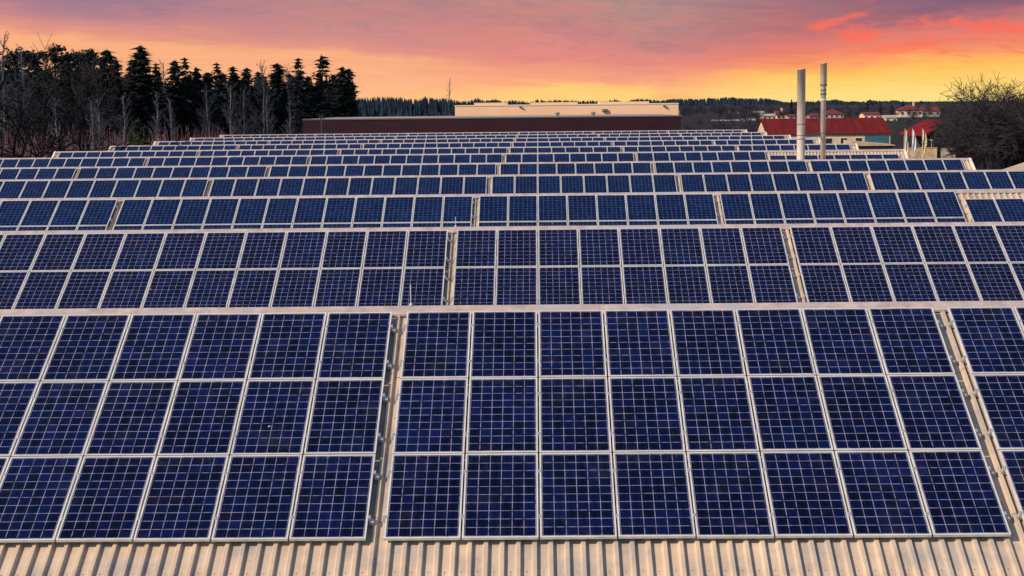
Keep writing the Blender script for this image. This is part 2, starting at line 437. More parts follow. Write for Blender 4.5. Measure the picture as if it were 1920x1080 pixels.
for n in range(1, NS+1):
    y, z = apex(n)
    sub('roof', RM, hall, (0, y, z)); sub('ridge_cap', CM, hall, (0, y, z))
    sub('verge_flashing', VML, hall, (0, y, z)); sub('verge_flashing', VMR, hall, (0, y, z))
    # gable triangles at both ends
    mb = MB(); dz = HALF*math.tan(AL)
    for x0, x1 in ((XL+.08, XL+.30), (XR-.30, XR-.03)):
        a = [(x0,-HALF+.05,-dz),(x0,HALF-.05,-dz),(x0,0,-.09)]; b = [(x1,p[1],p[2]) for p in a]
        mb.tri(*a[::-1]); mb.tri(*b)
    sub('gable', mb.mesh('gable', M_WALL), hall, (0, y, z))
mb = MB(); y0 = apex(1)[0]-HALF+.1; y1 = apex(NS)[0]+HALF-.1; zt = apex(1)[1]-HALF*math.tan(AL)-.06
mb.box(XL+.08, XR-.03, y0, y1, 0, zt)
sub('wall', mb.mesh('wall', M_WALL), hall, (0, 0, 0))
mb = MB()
for n in range(1, NS):
    y = apex(n)[0]+HALF
    mb.box(XL, XR, y-.18, y+.18, zt+.004, zt+.07)
sub('valley_gutter', mb.mesh('gutter', M_CLAMP), hall, (0, 0, 0))

# ------------------------------------------------------------------ solar panels
PW, PH, FT, FB = .978, 1.656, .0225, .04
def panel_into(frame, glass, T, r_fw=FT, both=False):
    """T(x, s, h) -> point ; frame of four butted bars and the glass set 4 mm below its lip"""
    def hx(mb, x0, x1, s0, s1, h0, h1, mi=0):
        mb.hexa([T(x0,s1,h0),T(x1,s1,h0),T(x1,s0,h0),T(x0,s0,h0),T(x0,s1,h1),T(x1,s1,h1),T(x1,s0,h1),T(x0,s0,h1)], mi)
    hx(frame, 0, PW, 0, FT, -FB, 0); hx(frame, 0, PW, PH-FT, PH, -FB, 0)
    hx(frame, 0, FT, FT, PH-FT, -FB, 0); hx(frame, PW-FT, PW, FT, PH-FT, -FB, 0)
    e = .012; iw = PW-2*FT; ih = PH-2*FT
    ux, uy = e/.156, e/.156
    uv = [(-ux, 10+uy), (6+ux, 10+uy), (6+ux, -uy), (-ux, -uy)]
    glass.quad(T(FT,PH-FT,-.004), T(PW-FT,PH-FT,-.004), T(PW-FT,FT,-.004), T(FT,FT,-.004), 1 if both else 0, uv)
fr = MB(); gl = MB()
def Tl(x, s, h): return (x, -s*CA - h*SA, -s*SA + h*CA)
panel_into(fr, gl, Tl)
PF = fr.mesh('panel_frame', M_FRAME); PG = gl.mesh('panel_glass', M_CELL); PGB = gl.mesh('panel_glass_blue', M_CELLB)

blocks = [(PA-GAP*3-32, 10, 0), (PA-GAP*2-22, 10, 1), (PA-GAP-12, 12, 2), (PA, 8, 3), (PA+8+GAP, 8, 4), (PA+16+2*GAP, 8, 5)]
bname = ['far left', 'second', 'centre left', 'centre', 'centre right', 'far right']
cands = []
for n in range(1, NS+1):
    for bx, cnt, bi in blocks:
        off = .5 if (bi == 5 and n in (3, 6)) else 0
        for k in range(cnt):
            for r in range(3):
                x = bx + k + .011; s = r*PR + off + .012
                # visible area: clip the panel's lower end by the ridge in front
                def yy(t): return on_slope(n, x+.5, s+t)
                vis0, vis1 = 0, PH
                if n > 1:
                    ay, azz = apex(n-1); k_ = (azz+.02-CAMZ)/ay
                    lo = 0; steps = 20
                    for q in range(steps+1):
                        p = yy(PH*q/steps)
                        if p.z - CAMZ > k_*p.y: lo = PH*q/steps
                        else: break
                    vis1 = lo
                if vis1 <= .02: cands.append((0, n, bi, k, r, x, s, cnt)); continue
                p0 = pix(on_slope(n, x, s)); p1 = pix(on_slope(n, x+PW, s)); p2 = pix(on_slope(n, x, s+vis1)); p3 = pix(on_slope(n, x+PW, s+vis1))
                x0, x1 = (p0[0]+p2[0])/2, (p1[0]+p3[0])/2
                fx = (min(x1,1920)-max(x0,0))/(x1-x0)
                if fx <= 0.0 and n > 0:
                    area = 0
                else: area = fx*(x1-x0)*abs(min(p2[1],1080)-p0[1])
                cands.append((area, n, bi, k, r, x, s, cnt))
cands.sort(key=lambda c: -c[0])
near = [c for c in cands[:300] if c[0] > 0]; rest = cands[len(near):]
near.sort(key=lambda c: (c[1], c[4], c[5]))
rown = ['top', 'middle', 'bottom']
roofn = {1: 'nearest roof', 2: 'second roof back', 3: 'third roof back', 4: 'fourth roof back', 5: 'fifth roof back', 6: 'sixth roof back', 7: 'seventh roof back'}
for area, n, bi, k, r, x, s, cnt in near:
    # which gap does one count from: left blocks count leftward from their right-hand gap
    if bi >= 3: pos = '%s from left in %s block' % (ordn(k+1), bname[bi])
    else: pos = '%s from right in %s block' % (ordn(cnt-k), bname[bi])
    rr = rown[r] + (' visible' if False else '')
    lab = '%s-row solar panel on %s, %s' % (rr, roofn[n], pos)
    jit = random.Random(n*1000+bi*100+k*10+r)
    p = on_slope(n, x, s)
    t_ = thing('solar_panel', lab, 'solar panel', p, 0, 'solar panels on the factory roofs')
    t_.rotation_euler = (jit.uniform(-.003, .003), jit.uniform(-.003, .003), jit.uniform(-.0012, .0012))
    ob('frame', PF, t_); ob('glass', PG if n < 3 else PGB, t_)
far = MB()
for area, n, bi, k, r, x, s, cnt in rest:
    y, z = ridge0(n)
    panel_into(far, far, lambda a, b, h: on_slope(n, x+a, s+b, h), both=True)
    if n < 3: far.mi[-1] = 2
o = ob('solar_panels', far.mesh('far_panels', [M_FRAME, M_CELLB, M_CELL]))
tag(o, 'remaining solar panels on the rearmost roofs and outer roof ends of the factory hall', 'solar panels', kind='stuff')

# mounting rails with clamps, three nearest roofs
rail_me = {}
clm = MB(); clm.hexa([Tl(*q) for q in ((-.021,.03,-.05),(.021,.03,-.05),(.021,-.03,-.05),(-.021,-.03,-.05),(-.021,.03,.004),(.021,.03,.004),(.021,-.03,.004),(-.021,-.03,.004))])
clm.hexa([Tl(*q) for q in ((-.007,.007,.004),(.007,.007,.004),(.007,-.007,.004),(-.007,-.007,.004),(-.007,.007,.012),(.007,.007,.012),(.007,-.007,.012),(-.007,-.007,.012))])
CLM = clm.mesh('clamp', M_RAIL)
def rail(n, bx, cnt, bi, s, label):
    L0, L1 = -.045, cnt + .055
    if cnt not in rail_me:
        mb = MB()
        def hx(x0, x1, s0, s1, h0, h1, mi=0):
            mb.hexa([Tl(x0,s1,h0),Tl(x1,s1,h0),Tl(x1,s0,h0),Tl(x0,s0,h0),Tl(x0,s1,h1),Tl(x1,s1,h1),Tl(x1,s0,h1),Tl(x0,s0,h1)], mi)
        hx(L0, L1, -.02, .02, CREST+.004, -FB-.003)
        x = .3
        while x < cnt: hx(x-.03, x+.03, .02, .07, CREST+.002, CREST+.012); x += 1.04
        hx(L1-.05, L1+.012, .021, .062, CREST+.002, CREST+.05, 1)      # end foot with bolt
        hx(L1-.03, L1-.005, -.05, -.021, CREST+.002, CREST+.03, 1)
        rail_me[cnt] = mb.mesh('rail', [M_RAIL, M_CLAMP])
    o = ob('mounting_rail', rail_me[cnt]); o.location = on_slope(n, bx, s)
    tag(o, label, 'mounting rail', 'aluminium rails under the solar panels')
    for j in range(cnt+1):
        x = j if 0 < j < cnt else (0.0 if j == 0 else cnt)
        c = ob('clamp', CLM, o); c.location = (x if 0 < j < cnt else x + (-.004 if j == 0 else .004), 0, 0)
for n in (1, 2, 3):
    for bx, cnt, bi in blocks:
        if n == 1 and bi not in (2, 3, 4): continue
        if n == 2 and bi not in (2, 3, 4): continue
        if n == 3 and bi < 1: continue
        off = .5 if (bi == 5 and n == 3) else 0
        for r in range(3 if n == 1 else 2 if n == 2 else 1):
            for q, s_ in enumerate((.38, 1.27)):
                rail(n, bx, cnt, bi, r*PR + off + s_, '%s aluminium rail under the %s panel row of the %s block, %s' % (('upper','lower')[q], rown[r], bname[bi], roofn[n]))

# lightning rods standing on the ridges near the centre-left gap
for n, px, hgt in ((1, 766, .30), (2, 853, .22)):
    y, z = apex(n); X = (px-1010)/3134*y*.995
    mb = MB(); mb.lathe([(.03,0),(.03,.03),(.008,.035),(.007,hgt),(.002,hgt+.03)], 8)
    o = ob('lightning_rod', mb.mesh('rod', M_ROD)); o.location = (X, y, z+.012)
    tag(o, 'thin pale lightning rod on the %s beside the centre gap' % ('nearest roof ridge' if n == 1 else 'second roof ridge'), 'lightning rod', 'lightning rods on the roof ridges')

# ------------------------------------------------------------------ the two flues
def flue(px0, px1, pyt, Y, r, label, slim):
    b = at(px0, 300, Y); tp = at(px1, pyt, Y)
    X = (b.x+tp.x)/2; z0 = 6.2; zt = tp.z
    t_ = thing('flue_stack', label, 'chimney', (X, Y, z0), 0, 'flue stacks behind the fifth roof')
    H = zt - z0; mb = MB()
    if not slim:
        mb.lathe([(r*1.06,0),(r*1.06,H*.35),(r,H*.352),(r,H-.05),(r*1.03,H-.05),(r*1.03,H),(r*.86,H),(r*.86,H-.6)], 40)
    else:
        hs = H - 1.35
        mb.lathe([(r*.86,0),(r*.86,hs),(r*1.05,hs+.03),(r*1.05,H-.04),(r*1.1,H-.04),(r*1.1,H),(r*.9,H),(r*.9,H-.6)], 40)
    ob('pipe', mb.mesh('pipe', M_STEEL, False), t_)
    for p in t_.children[0].data.polygons: p.use_smooth = abs(p.normal.z) < .5
    return t_, H
f1, H1 = flue(1499.5, 1504.6, 129, 97.0, .235, 'thicker pale metal flue stack rising behind the solar panels, left of the slim one', False)
def band(t_, z, r, h, m, name='band'):
    mb = MB(); mb.lathe([(r*.9,0),(r,0),(r,h),(r*.9,h)], 32); o = ob(name, mb.mesh(name, m), t_); o.location = (0,0,z)
for z in (3.05, 5.0, 5.85, 5.2): band(f1, z, .249 if z < 3.3 else .243, .045, M_STEEL_D)
f2, H2 = flue(1541, 1546.3, 118, 98.5, .178, 'slimmer flue stack with dark bands and a wider top, right of the thick one', True)
band(f2, H2-1.32, .205, .09, M_STEEL_D); band(f2, H2-1.85, .185, .10, M_STEEL_D); band(f2, H2-2.15, .178, .05, M_WHITE)
band(f2, H2-1.6, .19, .05, M_STEEL_D); band(f2, 2.2, .165, .05, M_STEEL_D); band(f2, 5.3, .165, .05, M_STEEL_D)
mb = MB(); d = Vector(f2.location) - Vector(f1.location)
mb.bar((.2, .0, 5.25), (d.x-.14, d.y, 5.28), .04, n=6); mb.bar((.2, .06, 5.05), (d.x-.14, d.y+.06, 5.28), .012, n=6)
ob('stay_bar', mb.mesh('stay', M_STEEL_D), f1)

# ------------------------------------------------------------------ buildings behind
def cladding(name, c, c2, rib=.33):
    m = mat(name, c, .6, 0, .25); n = NT(m.node_tree); b = m.node_tree.nodes['Principled BSDF']
    P = n.n('ShaderNodeNewGeometry').outputs['Position']; s = n.n('ShaderNodeSeparateXYZ'); n.l(P, s.inputs[0])
    wv_ = n.m('FRACT', n.m('DIVIDE', n.m('ADD', s.outputs[0], s.outputs[1]), rib))
    ln = n.m('LESS_THAN', wv_, .14)
    f = n.noise(P, .35, 4, .6)
    col = n.ramp(f, [(.35, (*c, 1)), (.65, (*c2, 1))])
    pan = n.m('FRACT', n.m('DIVIDE', s.outputs[0], 5.5)); pl = n.m('LESS_THAN', pan, .004)
    col = n.mix(n.m('MULTIPLY', ln, .35), col, tuple(x*.5 for x in c)+(1,))
    col = n.mix(n.m('MULTIPLY', pl, .6), col, tuple(x*.4 for x in c)+(1,))
    n.l(col, b.inputs['Base Color']); return m
def place_x(px, Y): return at(px, 200, Y).x
def place_z(px, py, Y): return at(px, py, Y).z

Yd = 205
x0, x1 = place_x(567, Yd), place_x(1277, Yd); zt = place_z(920, 219.5, Yd)
t_ = thing('warehouse', 'long low warehouse with dark maroon metal cladding behind the factory roofs', 'building', ((x0+x1)/2, Yd, 0))
M_MAR = cladding('maroon_cladding', (.026,.006,.013), (.034,.008,.016)); M_GREYR = nmat('flat_roof_felt', (.30,.28,.27), (.36,.33,.31), .5, .8)
mb = MB(); mb.box(x0, x1, Yd, Yd+34, 0, zt-.15); sub('wall', mb.mesh('wall', M_MAR), t_, (0,0,0))
mb = MB(); mb.box(x0+.02, x1-.02, Yd+.3, Yd+33.9, zt-.149, zt-.05); sub('roof', mb.mesh('roof', M_GREYR), t_, (0,0,0))
mb = MB(); mb.box(x0-.06, x1+.06, Yd-.08, Yd+.25, zt-.17, zt-.02)
mb.box(x0-.06, x0+.25, Yd+.25, Yd+34.05, zt-.17, zt-.02); sub('coping', mb.mesh('coping', mat('coping', (.12,.09,.09), .5)), t_, (0,0,0))

Yd = 245
x0, x1 = place_x(853, Yd), place_x(1272, Yd); zt = place_z(1060, 195.5, Yd)
t_ = thing('storage_hall', 'large flat-roofed hall with plain peach coloured walls behind the maroon warehouse', 'building', ((x0+x1)/2, Yd, 0))
M_PEACH = nmat('peach_cladding', (.90,.56,.35), (.93,.60,.38), .3, .7)
mb = MB(); mb.box(x0, x1, Yd, Yd+45, 0, zt); sub('wall', mb.mesh('wall', M_PEACH), t_, (0,0,0))
for a, b, h in ((889,951,.34), (994,1083,.30), (1125,1217,.30)):
    mb = MB(); mb.box(place_x(a,Yd), place_x(b,Yd), Yd+.003, Yd+9, zt-.01, zt+h); sub('roof_light', mb.mesh('raised', M_PEACH), t_, (0,0,0))
mb = MB(); mb.box(x0-.05, x1+.05, Yd-.06, Yd, zt-.16, zt+.03); sub('parapet', mb.mesh('parapet', mat('parapet', (.72,.60,.48), .6)), t_, (0,0,0))
for px, py, s_ in ((1133,206,.35), (1245,198,.18), (975,200,.16)):
    p = at(px, py, Yd); mb = MB(); mb.box(p.x-s_, p.x+s_, Yd-.35, Yd-.003, p.z-s_*.6, p.z+s_*.5); mb.box(p.x-s_*.3, p.x+s_*.3, Yd-.5, Yd-.36, p.z-s_*.3, p.z+s_*.3)
    sub('vent_hood', mb.mesh('vent', mat('vent_grey', (.25,.22,.2), .5)), t_, (0,0,0))
mb = MB(); mb.box(x1+.02, x1+.2, Yd+.2, Yd+.4, 0, zt-1); sub('downpipe', mb.mesh('pipe', M_WHITE), t_, (0,0,0))
for px in (1045, 1112):        # small vents on the maroon warehouse roof
    p = at(px, 218, 212); mb = MB(); mb.lathe([(.22,0),(.22,.30),(.36,.33),(.36,.42),(.05,.55)], 12)
    o = ob('roof_vent', mb.mesh('roof_vent', mat('vent', (.22,.20,.20), .5))); o.location = (p.x, 212, place_z(920,219.5,205)-.05)
    tag(o, 'small grey mushroom vent on the maroon warehouse roof, %s of two' % ('left' if px == 1045 else 'right'), 'roof vent', 'vents on the warehouse roof')

M_RED = nmat('red_sheet_roof', (.10,.010,.010), (.17,.016,.014), .5, .75, 0, .12, stretch=(3,.3,.3))
M_REDT = nmat('red_tiles', (.13,.022,.020), (.17,.03,.025), 1.5, .7)
M_CREAM = nmat('cream_render', (.62,.50,.36), (.70,.57,.42), .6, .8)
M_PALE = nmat('pale_render', (.40,.34,.31), (.48,.42,.37), .6, .8)
M_PINK = nmat('pink_render', (.36,.24,.23), (.42,.29,.27), .6, .8)
M_GLASS = mat('window_glass', (.03,.035,.045), .15)
def house(name, label, cat, X, Y, z, wd, dp, eave, rise, mw, mr, rz=0, hip=False, wins=(), over=.35, group=None, door=False, chim=False):
    """origin at the middle of the front wall; ridge along local x"""
    t_ = thing(name, label, cat, (X, Y, z), rz, group)
    mb = MB(); mb.box(-wd/2, wd/2, 0, dp, -2, eave)
    if not hip:
        for sx_ in (-1, 1):
            a = (sx_*wd/2, 0, eave), (sx_*wd/2, dp, eave), (sx_*wd/2, dp/2, eave+rise-.05)
            mb.tri(*(a if sx_ > 0 else a[::-1]))
    ob('wall', mb.mesh('wall', mw), t_)
    mb = MB(); o_ = over; hx = wd/2+o_; ri = (dp/2 if hip else 0); th = .18
    k = rise/(dp/2); e = eave - k*o_ + .04
    rL, rR = -hx+ri, hx-ri
    if hip and rL > rR: rL = rR = 0
    A = (-hx,-o_,e),(hx,-o_,e),(rR,dp/2,eave+rise+.04),(rL,dp/2,eave+rise+.04)
    B = (hx,dp+o_,e),(-hx,dp+o_,e),(rL,dp/2,eave+rise+.04),(rR,dp/2,eave+rise+.04)
    mb.quad(*A); mb.quad(*B)
    if hip: mb.tri(A[1], B[0], A[2]); mb.tri(B[1], A[0], A[3])
    else:
        for q in (A, B):
            lo = [(p[0],p[1],p[2]-th) for p in q]
            mb.quad(lo[3],lo[2],lo[1],lo[0]); mb.quad(q[1],lo[1],lo[2],q[2]); mb.quad(q[3],lo[3],lo[0],q[0])
    for (a, b) in ((A[0],A[1]),(B[0],B[1])) + (((A[1],B[0]),(B[1],A[0])) if hip else ()):
        mb.quad((a[0],a[1],a[2]-th),(b[0],b[1],b[2]-th),b,a)
    ro = ob('roof', mb.mesh('roof', mr), t_)
    if chim:
        mb = MB(); mb.box(wd*.15, wd*.15+.6, dp*.42, dp*.42+.6, eave+rise*.5, eave+rise+.9); ob('chimney', mb.mesh('ch', M_CREAM), ro)
    for (wx, wz, ww, wh) in wins:
        mb = MB()
        mb.box(wx-ww/2-.07, wx-ww/2, -.05, .02, wz-wh/2-.07, wz+wh/2+.07); mb.box(wx+ww/2, wx+ww/2+.07, -.05, .02, wz-wh/2-.07, wz+wh/2+.07)
        mb.box(wx-ww/2, wx+ww/2, -.05, .02, wz+wh/2, wz+wh/2+.07); mb.box(wx-ww/2, wx+ww/2, -.05, .02, wz-wh/2-.07, wz-wh/2)
        f_ = ob('window', mb.mesh('wf', M_WHITE), t_)
        mb = MB(); mb.box(wx-ww/2, wx+ww/2, -.02, -.01, wz-wh/2, wz+wh/2); ob('pane', mb.mesh('pane', M_GLASS), f_)
    return t_
# long red-roofed hall
Yd = 340
xa, xb = place_x(1437, Yd), place_x(1673, Yd); ze = place_z(1555, 251, Yd); zr = place_z(1545, 222, Yd+9)
tr = house('long_house', 'long house with a dark red sheet roof and peach walls behind the flue stacks', 'building', (xa+xb)/2, Yd, 0, xb-xa-.6, 18, ze+.12, zr-ze-.1, M_CREAM, M_RED,
      wins=[(-9+3.0*i, 5.3, 1.3, 1.1) for i in range(7)], over=.35)
mb = MB(); mb.box(7.2, 12.0, -.10, -.004, 0, 6.4); ob('door', mb.mesh('door', nmat('teal_door', (.03,.10,.15), (.05,.15,.20), .8, .6)), tr)
# low annex in front of it
Yd = 318
xa, xb = place_x(1600, Yd), place_x(1676, Yd)
ta = thing('annex', 'low dark annex with a sloping beige roof edge below the long red roof', 'building', ((xa+xb)/2, Yd, 0))
zt_ = place_z(1640, 270, Yd); w_ = (xb-xa)/2
mb = MB(); mb.box(-w_, w_, 0, 8, 0, zt_-.35); ob('wall', mb.mesh('wall', mat('annex_dark', (.045,.025,.022), .7)), ta)
mb = MB(); mb.hexa([(-w_-.3,-.3,zt_-.34),(w_+.3,-.3,zt_-.34),(w_+.3,8.3,zt_-.34),(-w_-.3,8.3,zt_-.34),(-w_-.3,-.3,zt_+.55),(w_+.3,-.3,zt_-.2),(w_+.3,8.3,zt_-.1),(-w_-.3,8.3,zt_+.65)])
ob('roof', mb.mesh('roof', nmat('annex_roof', (.46,.34,.24), (.54,.41,.30), .8, .8)), ta)
# red canopy
A, B_ = at(1688, 248, 315), at(1737, 251, 312); D_, C_ = at(1737, 224, 332), at(1781, 226.5, 330)
tcn = thing('canopy_building', 'open shed with a bright red slanting roof right of the long red-roofed house', 'building', (A.x, A.y, 0))
mb = MB(); dn = Vector((0,0,.45))
mb.hexa([A-dn, B_-dn, C_-dn, D_-dn, A, B_, C_, D_]); sub('roof', mb.mesh('roof', nmat('bright_red_roof', (.20,.009,.011), (.27,.013,.015), .6, .75, 0, .12)), tcn, (0,0,0))
mb = MB(); 
def lerp(a, b, t_): return a*(1-t_)+b*t_
i1, i2, i3, i4 = lerp(A, C_, .08), lerp(B_, D_, .08), lerp(C_, A, .08), lerp(D_, B_, .08)
mid1, mid2 = lerp(i1, i4, .35), lerp(i2, i3, .35)
mb.hexa([(mid1.x,mid1.y,0),(mid2.x,mid2.y,0),(i3.x,i3.y,0),(i4.x,i4.y,0)] + [(p.x,p.y,p.z-.9) for p in (mid1,mid2,i3,i4)])
sub('wall', mb.mesh('wall', mat('shade_wall', (.035,.03,.035), .8)), tcn, (0,0,0))
for p in (i1, i2):
    mb = MB(); mb.box(p.x-.12, p.x+.12, p.y-.12, p.y+.12, 0, p.z-.46); sub('post', mb.mesh('post', mat('post', (.2,.17,.15), .6)), tcn, (0,0,0))
# flags
for i, (px, bend, cl) in enumerate(((1697, .28, (.62,.60,.48)), (1711, .34, (.66,.68,.72)), (1730, .55, (.66,.56,.36)))):
    Yd = 280; p = at(px, 243, Yd); H = p.z
    nm = ['leftmost', 'middle', 'rightmost'][i]
    t_ = thing('flagpole', ['slim cream banner flag on a pole, leftmost of three by the red canopy', 'slim whitish banner flag on a pole, middle of three by the red canopy', 'wider yellowish banner flag on a pole, rightmost of three by the red canopy'][i], 'flag', (p.x, Yd, 0), 0, 'three flags on poles by the red canopy')
    mb = MB(); mb.lathe([(.06,0),(.05,H*.6),(.035,H+.15)], 8); ob('pole', mb.mesh('pole', M_WHITE), t_)
    mb = MB(); n_ = 14; rr = random.Random(i)
    for k in range(n_):
        for j in range(4):
            def W(k, j):
                u = j/4.0; v = k/n_; wd = (.35 + .6*bend*math.sin(min(1,v*1.15)*math.pi))*u*1.0
                return (.05 + wd, .12*math.sin(u*7+v*5+i), H - .05 - v*4.3 - .25*u)
            q = (W(k+1,j), W(k+1,j+1), W(k,j+1), W(k,j)); mb.quad(*q)
    f_ = ob('flag', mb.mesh('flag', nmat('flag_cloth', cl, tuple(c*.85 for c in cl), 1.5, .8)), t_)
    sm = f_.modifiers.new('thick', 'SOLIDIFY'); sm.thickness = .012
# painted walls
def blotch(name, a, b, c):
    return nmat(name, a, b, .9, .8, c3=c, lo=.42, hi=.6)
for px0, px1, py, Yd, lab, mm in ((1698, 1757, 277, 286, 'yellowish painted garden wall with brown stains below the flags', blotch('stained_yellow_wall', (.60,.45,.24), (.46,.27,.18), (.66,.58,.44))),
                                  (1765, 1793, 278, 288, 'short mottled pinkish brown wall right of the yellowish wall', blotch('mottled_wall', (.42,.28,.22), (.22,.14,.12), (.50,.42,.34)))):
    a, b = at(px0, py, Yd), at(px1, py, Yd); mb = MB(); mb.box(a.x, b.x, Yd, Yd+.3, 0, a.z-.08); 
    t_ = thing('garden_wall', lab, 'wall', (a.x, Yd, 0)); sub('masonry', mb.mesh('masonry', mm), t_, (0,0,0))
    mb = MB(); mb.box(a.x-.05, b.x+.05, Yd-.06, Yd+.36, a.z-.08, a.z+.02); sub('coping', mb.mesh('coping', M_PALE), t_, (0,0,0))
p = at(1747, 263, 292); mb = MB(); mb.lathe([(.07,0),(.05,p.z)], 8)
t_ = thing('street_lamp', 'small grey street lamp standing behind the yellowish wall', 'street lamp', (p.x, 292, 0)); ob('pole', mb.mesh('pole', M_ROD), t_)
mb = MB(); mb.box(-.35,.2,-.1,.1,p.z,p.z+.16); ob('lamp_head', mb.mesh('head', M_WHITE), t_)
# beige roof at the right edge, turned towards the camera
P0 = at(1874, 319.5, 97)
tb = thing('workshop', 'beige pitched roof of a workshop cut by the right edge beside the factory', 'building')
Rg = at(1985, 283, 103.5)
ex = Vector((math.cos(R(-35)), math.sin(R(-35)), 0))
mb = MB(); a = P0; b = P0+ex*12; c = Rg+ex*12; d = Rg; rear = (Rg-P0); rear.z = -rear.z
e_, f_ = Rg+rear, Rg+rear+ex*12
mb.quad(a,b,c,d); mb.quad(d,c,f_,e_)
for q in ((a,b,c,d),(d,c,f_,e_)):
    lo = [p-Vector((0,0,.15)) for p in q]; mb.quad(*lo[::-1]); 
    for i in range(4): mb.quad(lo[i], lo[(i+1)%4], q[(i+1)%4], q[i])
tb.location = (P0.x, P0.y, 0)
sub('roof', mb.mesh('roof', nmat('beige_roofing', (.50,.37,.25), (.58,.44,.30), .8, .7)), tb, (0,0,0))
mb = MB(); dn = Vector((0,0,.16)); q = [a+ex*.3, b, f_, e_+ex*.3]
mb.hexa([(v.x,v.y,0) for v in q] + [v-dn for v in q])
mb.tri(a+ex*.3-dn, d+ex*.3-dn, e_+ex*.3-dn)
sub('wall', mb.mesh('wall', M_WALL), tb, (0,0,0))
# far houses
def fh(px0, px1, pyr, pye, pyb, Y, mw, mr, label, hip=False, wins=0, chim=False):
    xa, xb = place_x(px0, Y), place_x(px1, Y); pm = (px0+px1)/2
    zb, ze, zr = place_z(pm, pyb, Y), place_z(pm, pye, Y), place_z(pm, pyr, Y+4)
    wd = xb-xa; ws = []
    if wins:
        for i in range(wins):
            ws.append((-wd/2+wd*(i+.5)/wins, (ze-zb)*.58, min(1.1, wd/wins*.45), min(1.3, (ze-zb)*.32)))
    house('house', label, 'house', (xa+xb)/2, Y, zb, wd-.5, 8, ze-zb, max(.4, zr-ze), mw, mr, 0, hip, ws, .3, 'houses on the slope beyond the factory', chim=chim)
fh(1687, 1731, 196, 205.5, 222, 600, M_CREAM, M_REDT, 'big cream villa with a red hipped roof on the slope above the red canopy', True, 4, True)
fh(1729, 1764, 200, 207, 221, 606, M_PALE, M_REDT, 'pale house with a lower red roof joined right of the cream villa', False, 3)
fh(1619, 1651, 210, 214, 228, 520, M_PEACH, M_REDT, 'small peach house behind the right half of the long red roof', False, 3)
fh(1659, 1684, 216, 219.5, 234, 500, M_CREAM, M_PALE, 'small flat cream house between the long red roof and the villa', False, 2)
fh(1546, 1583, 204, 213, 226, 520, M_PALE, M_REDT, 'pale house with faded red roof just right of the slim flue', True, 4)
fh(1430, 1456, 213.5, 216.5, 228, 500, M_CREAM, M_PALE, 'low cream house behind the left end of the long red roof', False, 3)
fh(1455, 1474, 208, 213, 228, 520, M_PEACH, M_REDT, 'narrow peach house left of the thick flue', False, 2, True)
fh(1476, 1492, 214, 217, 228, 515, M_PALE, M_REDT, 'tiny pale house touching the left side of the thick flue', False, 1)
fh(1517, 1536, 213, 217, 228, 530, M_PINK, M_REDT, 'tiny pink house seen between the two flues', False, 2)
fh(1368, 1382, 206, 209.5, 217, 860, M_PINK, M_REDT, 'tiny far pink house, leftmost of the hamlet under the wooded hill', False, 2)
fh(1385, 1394, 206, 209, 215, 880, M_PALE, M_REDT, 'tiny far pale house, second from left under the wooded hill', False, 1)
fh(1396, 1408, 206.5, 210, 216, 870, M_PINK, M_REDT, 'tiny far pink house, third from left under the wooded hill', False, 2)
fh(1416, 1434, 208.5, 211, 217, 860, M_PALE, M_GREYR, 'tiny far grey-roofed house, rightmost of the hamlet under the hill', False, 2)
fh(1396, 1418, 222.5, 224.5, 229, 520, M_PALE, M_WHITE, 'low white shed in the bushes left of the long red roof', False, 0)
fh(1338, 1388, 225.5, 227, 230, 540, M_PALE, M_GREYR, 'long low grey shed in the bushes right of the maroon warehouse', False, 0)

# ------------------------------------------------------------------ vegetation
def leafmat(name, c1, c2, scale=.6):
    m = nmat(name, c1, c2, scale, .85, 0, .15, detail=3); return m
M_SPR = leafmat('spruce_needles', (.003,.007,.008), (.022,.036,.036))  # lighter mottle puts sunlit branch highlights into the needle colour
M_SPRB = leafmat('bluish_spruce_needles', (.006,.012,.016), (.018,.030,.036))
M_SPRG = leafmat('fresh_spruce_needles', (.012,.028,.010), (.035,.060,.020))
M_PINE = leafmat('pine_needles', (.005,.009,.012), (.022,.032,.036))
M_BARK = mat('bark', (.06,.05,.045), .9, 0, .06); M_BARKD = mat('dark_bark', (.018,.016,.017), .9, 0, .06)
M_BIRCH = nmat('birch_bark', (.20,.19,.21), (.07,.07,.08), 1.5, .8, 0, .1); M_PBARK = nmat('pine_bark', (.055,.040,.034), (.03,.024,.022), 1, .9)
M_TWIG = mat('grey_twigs', (.045,.050,.070), .9, 0, .06); M_TWIGB = mat('pale_blue_grey_twigs', (.075,.085,.115), .9, 0, .06); M_TWIGD = mat('dark_twigs', (.006,.006,.009), .9, 0, .06)
M_TWIGP = mat('pink_brown_twigs', (.24,.125,.14), .9, 0, .06); M_TWIGM = mat('brown_twigs', (.045,.043,.062), .9, 0, .06); M_TWIGR = mat('dark_grey_twigs', (.040,.036,.042), .9, 0, .06)

